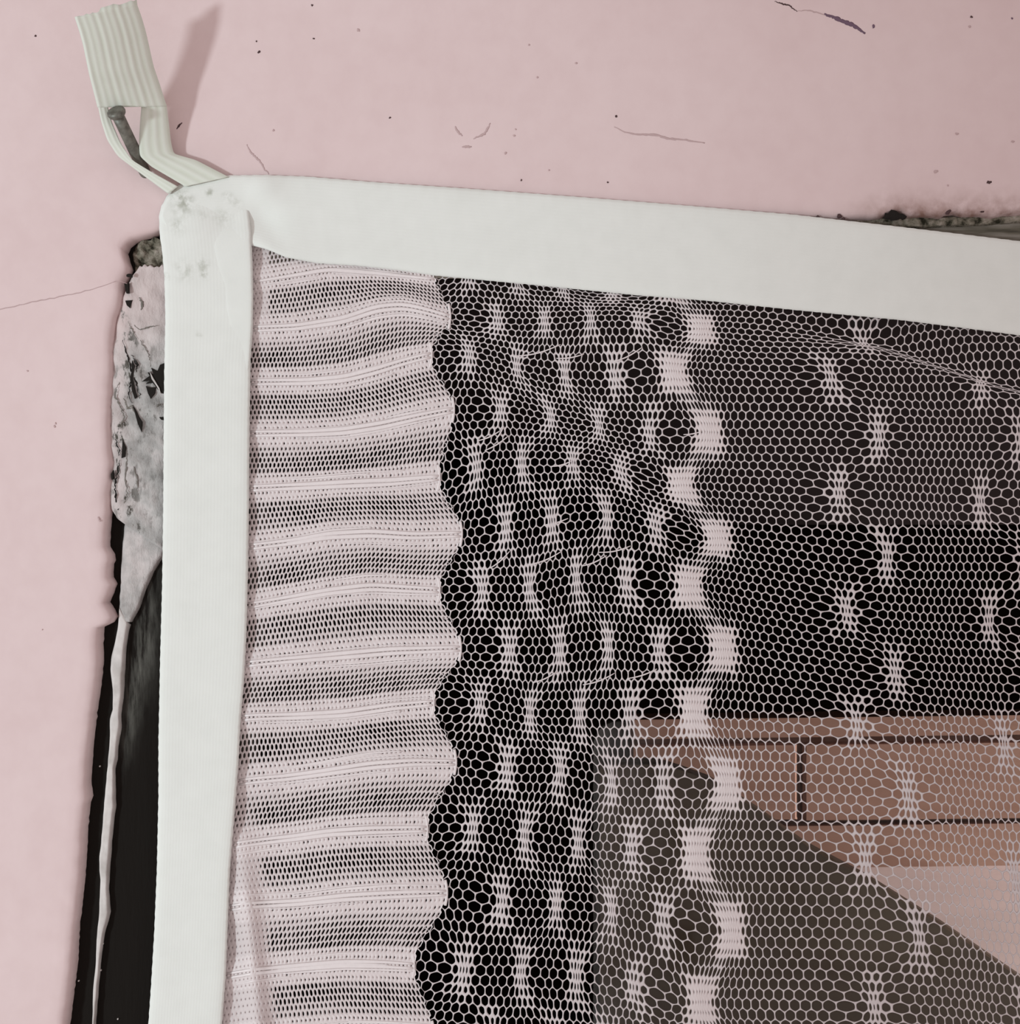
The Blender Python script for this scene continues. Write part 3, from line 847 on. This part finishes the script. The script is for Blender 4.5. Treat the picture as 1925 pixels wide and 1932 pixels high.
blocks = {-1: (1268, 545), 0: (1325, 620), 1: (1272, 700), 2: (1340, 815), 3: (1286, 915), 4: (1355, 1015), 5: (1300, 1105), 6: (1366, 1225), 7: (1308, 1342), 8: (1374, 1480), 9: (1313, 1610), 10: (1381, 1755), 11: (1322, 1890), 12: (1395, 2030), 13: (1335, 2150)}
rdots = {0: [(1625, 645)], 1: [(1568, 712), (1846, 732)], 2: [(1660, 822), (1926, 828)], 3: [(1585, 930), (1850, 945)], 4: [(1675, 1050), (1938, 1055)], 5: [(1597, 1152), (1866, 1170)], 6: [(1690, 1268), (1952, 1285)],
         7: [(1618, 1368), (1894, 1402)], 8: [(1714, 1500), (1975, 1530)], 9: [(1634, 1620), (1915, 1655)], 10: [(1735, 1770), (2000, 1800)], 11: [(1650, 1900), (1935, 1930)], 12: [(1755, 2030), (2020, 2060)]}
KR = 7
ctrl = []; motifs = []
for k, ds in rows.items():
    for j, p in enumerate(ds):
        c = 9 * j - (4.5 if k % 2 else 0)
        ctrl.append((c, KR * k, *p)); motifs.append(('dot', c, KR * k, p))
for k, p in blocks.items():
    c = 32.5 if k % 2 else 37
    ctrl += [(c - 4.5, KR * k, p[0] - 30, p[1]), (c, KR * k, *p), (c + 4.5, KR * k, p[0] + 29, p[1] + 2)]
    motifs.append(('block', c, KR * k, p))
for k, ds in rdots.items():
    for j, p in enumerate(ds):
        c = (53.5 if k % 2 else 58) + 18 * j
        ctrl.append((c, KR * k, *p)); motifs.append(('rdot', c, KR * k, p))
    last = ds[-1]; cl_ = (53.5 if k % 2 else 58) + 18 * (len(ds) - 1)
    if len(ds) > 1: ctrl.append((cl_ + 14, KR * k, last[0] + 232, last[1] + 22))
ctrl += [(76, 0, 1905, 640), (58, -7, 1640, 545), (76, -7, 1900, 560), (90, -7, 2140, 590), (90, 0, 2145, 665)]
for j in range(NS - 1):
    k = j - 2
    if k < -1: continue
    xe = XR[j]
    ctrl.append((-10 if k % 2 else -6, KR * k, xe + 2, float(stripe_y(np.array([xe]), np.array([float(j)]))[0])))
ctrl = np.array(ctrl, float)
A = ctrl[:, :2] * np.array([1.0, 1.6]); B = ctrl[:, 2:]
def U(r2): return 0.5 * r2 * np.log(r2 + 1e-9)
n_c = len(A)
Km = U(((A[:, None] - A[None]) ** 2).sum(-1)) + np.eye(n_c) * 0.3
Pm = np.c_[np.ones(n_c), A]
M = np.block([[Km, Pm], [Pm.T, np.zeros((3, 3))]])
W = np.linalg.solve(M, np.r_[B, np.zeros((3, 2))])
def tps(c, r):
    sh = c.shape; q = np.stack([c.ravel(), r.ravel() * 1.6], 1)
    out = np.empty((len(q), 2))
    for i in range(0, len(q), 20000):
        b_ = q[i:i + 20000]
        out[i:i + 20000] = U(((b_[:, None] - A[None]) ** 2).sum(-1)) @ W[:n_c] + np.c_[np.ones(len(b_)), b_] @ W[n_c:]
    return out.reshape(*sh, 2)
mot = [(t_, c, r) for t_, c, r, _ in motifs]
def crease(x): return np.interp(x, [1340, 1500, 1650, 1830, 1925, 2100], [628, 632, 655, 715, 742, 790])
def net_map(c, r):
    c2 = c.copy(); r2 = r.copy()
    for t_, mc, mr in mot:
        dc = c - mc; dr = r - mr
        near = (np.abs(dc) < 9) & (np.abs(dr) < 9)
        if t_ == 'dot': a, sc, sr = 0.63, 3.05, 2.6
        elif t_ == 'rdot': a, sc, sr = 0.70, 2.75, 2.8
        else: a, sc, sr = 0.20, 4.4, 2.2
        g = a * np.exp(-(dc / sc) ** (2 if t_ == 'block' else 4) - (dr / sr) ** 2)
        c2 = c2 - np.where(near, dc * g, 0)
        if t_ == 'rdot':       # threads run off diagonally below each dot
            c2 = c2 - np.where(near, 0.0, 0)
    p = tps(c2, r2)
    x, y = p[..., 0], p[..., 1]
    yc = crease(x); w = sstep(x, 1400, 1640)
    dy = y - yc
    y = y - w * 0.82 * dy * np.exp(-(dy / 40.0) ** 2)
    x = x + w * 6 * np.exp(-(dy / 30.0) ** 2)
    x = x + 1.0 * vnoise(c * 10, r * 14, 0.13, 91) + 0.9 * vnoise(c * 10, r * 14, 0.5, 93); y = y + 1.0 * vnoise(c * 10, r * 14, 0.13, 92) + 0.9 * vnoise(c * 10, r * 14, 0.5, 94)
    return np.stack([x, y], -1)

def lace_h(x, y):
    h = net_h(x, y); sh = np.shape(h); h = np.array(h).ravel(); x = np.ravel(x); y = np.ravel(y)
    for t_, _, _, pc in motifs:
        amp, rad = (0.0010, 34.0) if t_ == 'block' else (0.0007, 22.0)
        m_ = (np.abs(x - pc[0]) < 2.5 * rad) & (np.abs(y - pc[1]) < 2.5 * rad)
        h[m_] += amp * np.exp(-((x[m_] - pc[0]) ** 2 + (y[m_] - pc[1]) ** 2) / rad ** 2)
    return h.reshape(sh)
ring18 = hex_ring(3)
cc, rr = [], []
for r in range(-10, 100):
    for c in range(-14, 104):
        cc.append(c + 0.5 * (r & 1)); rr.append(r)
cc = np.array(cc, float); rr = np.array(rr, float)
cen = net_map(cc, rr)
vv_ = np.clip((rr / KR) + 2, 0, NS - 1.01)
keep = (cen[:, 1] > tape_bottom(cen[:, 0]) - 24) & (cen[:, 1] < 2110) & (cen[:, 0] < 2290) & (cen[:, 0] > edge_x(vv_) - 5)
cc = cc[keep]; rr = rr[keep]; cen = cen[keep]
outer = net_map(cc[:, None] + ring18[None, :, 0], rr[:, None] + ring18[None, :, 1])
x = cen[:, 0]
inset = np.where(x > 1390, 0.98, 0.95) * rng.uniform(0.92, 1.1, len(x))
owner = np.full(len(cc), -1)
tightn = np.ones(len(cc))
for i, (t_, mc, mr) in enumerate(mot):
    dc = cc - mc; dr = rr - mr
    if t_ == 'block': e = (np.abs(dc) / 5.0) ** 4 + (np.abs(dr) / 2.7) ** 4
    elif t_ == 'dot': e = (dc / 3.1) ** 2 + (dr / 2.8) ** 2
    else: e = (dc / 2.6) ** 2 + (dr / 2.8) ** 2
    inn = e < 1
    owner[inn] = i
    f = {'block': 0.10, 'dot': 0.52, 'rdot': 0.56}[t_]
    if t_ == 'block': core = np.exp(-(dc / 4.0) ** 6 - (dr / 2.5) ** 4)
    else: core = np.exp(-(dc / (1.9 if t_ == 'dot' else 1.6)) ** 4 - (dr / 2.4) ** 2)
    tightn = np.minimum(tightn, 1 - (1 - f) * core)
area_ = 0.5 * np.abs((outer[..., 0] * np.roll(outer[..., 1], -1, 1) - np.roll(outer[..., 0], -1, 1) * outer[..., 1]).sum(1))
hole = make_hole(outer, inset=inset, smin=0.12)
chole = outer.mean(1, keepdims=True)
tight_r = tightn * np.where(tightn < 0.97, rng.uniform(0.75, 1.15, len(cc)), 1)
hole = chole + (hole - chole) * np.clip(tight_r, 0.05, 1)[:, None, None]

for i in list(range(len(mot))) + [-1]:
    idx = np.where(owner == i)[0]
    if len(idx) < 3: continue
    if i == -1:
        v, f = cells_mesh(outer[idx], hole[idx], lace_h, 0.00026)
        mesh_obj('hexagonal_mesh', v, f, M_yarn, net, kind='stuff')
    else:
        t_ = mot[i][0]
        v, f = cells_mesh(outer[idx], hole[idx], lace_h, 0.00026)
        recenter(mesh_obj('woven_block' if t_ == 'block' else 'woven_dot', v, f, M_satin if t_ == 'block' else M_yarn, net))

# stray float yarns across the border field
for (x0, y0, x1, y1, bow) in [(965, 672, 1058, 650, 6), (1158, 682, 1212, 655, 4), (900, 832, 945, 812, 3), (915, 850, 960, 822, 3), (1050, 676, 1102, 668, 3), (925, 1072, 962, 1040, 3), (1000, 1065, 1060, 1040, 4), (1098, 1068, 1145, 1048, 3),
                              (1040, 880, 1082, 868, 3), (1030, 990, 1072, 978, 2), (935, 830, 950, 806, 2), (1130, 1042, 1190, 1030, 4), (1100, 1292, 1160, 1270, 4), (1005, 1288, 1050, 1268, 3), (1185, 1280, 1240, 1262, 3), (1290, 820, 1330, 812, 2)]:
    t = np.linspace(0, 1, 10)
    xx = x0 + (x1 - x0) * t; yy = y0 + (y1 - y0) * t + bow * np.sin(math.pi * t)
    v, f = tube_arrays(P(xx, yy, net_h(xx, yy) + 0.0005), 1.3 * PX * (0.5 + 0.5 * np.sin(np.linspace(0.2, math.pi - .2, 10))), 6)
    recenter(mesh_obj('float_thread', v, f, M_float, net))

# ------------------------------------------------------------------ nail
def lathe_along(p0, p1, prof, sides=20):
    p0 = np.array(p0, float); p1 = np.array(p1, float); ax = (p1 - p0); Ln = np.linalg.norm(ax); ax /= Ln
    a = np.cross(ax, [0, 0, 1.0]); a /= np.linalg.norm(a); b_ = np.cross(ax, a)
    ang = np.arange(sides) * 2 * math.pi / sides
    V = []
    for s_, r_ in prof:
        V.append(p0 + ax * s_ + r_ * (np.cos(ang)[:, None] * a + np.sin(ang)[:, None] * b_))
    V = np.concatenate(V); F = []
    for i in range(len(prof) - 1):
        for j in range(sides):
            j2 = (j + 1) % sides
            F.append((i * sides + j, i * sides + j2, (i + 1) * sides + j2, (i + 1) * sides + j))
    F.append(tuple(range(sides - 1, -1, -1))); F.append(tuple((len(prof) - 1) * sides + j for j in range(sides)))
    return V, F, Ln
nail = empty('nail', 'dull grey iron nail holding the slit tape end above the corner', 'nail')
p0 = P(272, 322, 0.0); p1 = P(219, 211, 0.0142)
ax = (p1 - p0) / np.linalg.norm(p1 - p0)
p0 = p0 - ax * 0.006
Ln = np.linalg.norm(p1 - p0)
v, f, _ = lathe_along(p0, p1, [(0, 0.0006), (0.002, 0.0016), (Ln * .5, 0.00172), (Ln * .8, 0.00168), (Ln - 0.0012, 0.0017)], 20)
mesh_obj('shank', v, f, M_nail, nail)
v, f, _ = lathe_along(p0, p1, [(Ln - 0.0016, 0.0017), (Ln - 0.0009, 0.0024), (Ln - 0.0003, 0.0026), (Ln + 0.0004, 0.0024), (Ln + 0.0006, 0.0018)], 20)
mesh_obj('nail_head', v, f, M_nail, nail)

# ------------------------------------------------------------------ the space behind the net
def slab(name, x0, y0, x1, y1, hf, hb_, m, parent=None, bev=0.002, kind=None):
    o = prism(name, [(x0, y0), (x1, y0), (x1, y1), (x0, y1)], hf, hb_, m, parent, bev=bev)
    if kind: o['kind'] = kind
    return o
HBm = -0.27
beam = empty('panelled_woodwork', 'brown panelled woodwork with dark grooves, seen low through the net', 'woodwork')
slab('backing', 1195, 1368, 2600, 1632, HBm - 0.0075, HBm - 0.045, M_beam, beam)
def rail(name, x0, y0, x1, y1, dh=0): return prism(name, [(x0, y0), (x1, y0 - (x1 - x0) * 0.012), (x1, y1 - (x1 - x0) * 0.012), (x0, y1)], HBm + dh, HBm - 0.02, M_beam, beam, bev=0.0015)
rail('top_rail', 1190, 1358, 2600, 1395)
rail('panel', 1190, 1407, 1506, 1551, -.0005); rail('panel', 1516, 1405, 2600, 1549, -.0005)
rail('bottom_rail', 1190, 1562, 2600, 1642)

HBd = -0.235
board = prism('slanted_board', [(1128, 1440), (1245, 1438), (1290, 1452), (1345, 1472), (1440, 1533), (1530, 1598), (1650, 1662), (1790, 1750), (1925, 1842), (2200, 2025), (2300, 2100), (2300, 2500), (1128, 2500)], HBd, HBd - 0.012, M_board, None, bev=0.0015)
board['label'] = 'dark olive-brown board with a slanting upper edge, low behind the net'; board['category'] = 'board'
M_far = wood('dimmed_pink_paint', (0.50, 0.385, 0.375), (0.55, 0.425, 0.415))  # front wall's pink, painted darker to offset the strong back light
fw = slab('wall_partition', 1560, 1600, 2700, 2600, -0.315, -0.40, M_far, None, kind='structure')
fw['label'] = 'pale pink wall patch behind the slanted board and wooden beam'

# glass pane standing part-way across the opening, greyer towards its rounded edge
gx = [1120]; out_ = []
for a in np.linspace(math.pi, 1.5 * math.pi, 9): out_.append((1120 + 46 + 46 * math.cos(a), 1362 + 46 + 46 * math.sin(a)))
inner = [(2500, 1345), (2500, 2400), (1118, 2400)]
xsn = np.array([1120, 1124, 1135, 1155, 1185, 1225, 1290, 1400, 1600, 1900, 2300]); ysn = np.array([1362, 1375, 1400, 1440, 1500, 1580, 1700, 1850, 2000, 2300])
gxx, gyy = np.meshgrid(xsn.astype(float), ysn.astype(float))
ccx, ccy, rr_ = 1166., 1408., 46.
dx_ = ccx - gxx; dy_ = ccy - gyy; m_ = (dx_ > 0) & (dy_ > 0); l_ = np.hypot(dx_, dy_)
mx = np.maximum(dx_, dy_)
gx2 = np.where(m_, ccx - dx_ * mx / np.maximum(l_, 1e-6), gxx); gy2 = np.where(m_, ccy - dy_ * mx / np.maximum(l_, 1e-6), gyy)
gy2 = gy2 - (gx2 - 1120) * 0.014 * (1 - sstep(gyy, 1362, 1500))
edge_grey = 0.002 + 0.17 * np.exp(-(gxx - 1120) / 60.0) * (0.45 + 0.55 * np.exp(-(gyy - 1362) / 180.0))
HG = -0.06
fr = P(gx2, gy2, HG).reshape(-1, 3); bk = fr.copy(); bk[:, 1] += 0.003
nx_, ny_ = len(xsn), len(ysn); N = nx_ * ny_
ff = []
for i in range(ny_ - 1):
    for j in range(nx_ - 1):
        a = i * nx_ + j
        ff += [(a, a + nx_, a + nx_ + 1, a + 1), (N + a, N + a + 1, N + a + nx_ + 1, N + a + nx_)]
per = list(range(nx_)) + [i * nx_ + nx_ - 1 for i in range(1, ny_)] + [(ny_ - 1) * nx_ + j for j in range(nx_ - 2, -1, -1)] + [i * nx_ for i in range(ny_ - 2, 0, -1)]
for a, b_ in zip(per, per[1:] + per[:1]): ff.append((a, b_, N + b_, N + a))
mesh_obj('window_pane', np.concatenate([fr, bk]), ff, M_glass, win, smooth=False, attrs={'edge_grey': np.r_[(edge_grey).ravel(), 0 * edge_grey.ravel()]})

# dark room shell behind the window
def box_face(name, pts, m):
    o = mesh_obj(name, pts, [tuple(range(len(pts)))], m, None, smooth=False, kind='structure'); return o
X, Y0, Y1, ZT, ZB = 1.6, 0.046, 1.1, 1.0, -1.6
def slabw(name, lo, hi, m):
    lo = np.array(lo); hi = np.array(hi)
    v = [(x, y, z) for x in (lo[0], hi[0]) for y in (lo[1], hi[1]) for z in (lo[2], hi[2])]
    f = [(0, 1, 3, 2), (4, 6, 7, 5), (0, 4, 5, 1), (2, 3, 7, 6), (0, 2, 6, 4), (1, 5, 7, 3)]
    return mesh_obj(name, v, f, m, None, smooth=False, kind='structure')
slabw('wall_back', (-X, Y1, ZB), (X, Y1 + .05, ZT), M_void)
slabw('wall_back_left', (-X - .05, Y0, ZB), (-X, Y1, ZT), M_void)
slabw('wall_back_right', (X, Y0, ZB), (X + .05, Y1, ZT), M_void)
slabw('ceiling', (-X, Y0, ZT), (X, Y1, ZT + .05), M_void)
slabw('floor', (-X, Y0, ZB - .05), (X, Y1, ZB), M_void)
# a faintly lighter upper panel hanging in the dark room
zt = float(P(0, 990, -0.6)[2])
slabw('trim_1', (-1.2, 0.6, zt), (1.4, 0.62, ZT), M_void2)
# masonry behind the plaster so that no light enters round the opening
for nm, lo, hi in (('wall_masonry_left', (-X, 0.012, ZB), (float(P(150, 0)[0]), Y0, ZT)), ('wall_masonry_top', (float(P(150, 0)[0]), 0.012, float(P(0, 400)[2])), (X, Y0, ZT)),
                   ('wall_masonry_right', (float(P(2500, 0)[0]), 0.012, ZB), (X, Y0, float(P(0, 400)[2]))), ('wall_masonry_bottom', (float(P(150, 0)[0]), 0.012, ZB), (float(P(2500, 0)[0]), Y0, float(P(0, 2300)[2])))):
    slabw(nm, lo, hi, M_void)
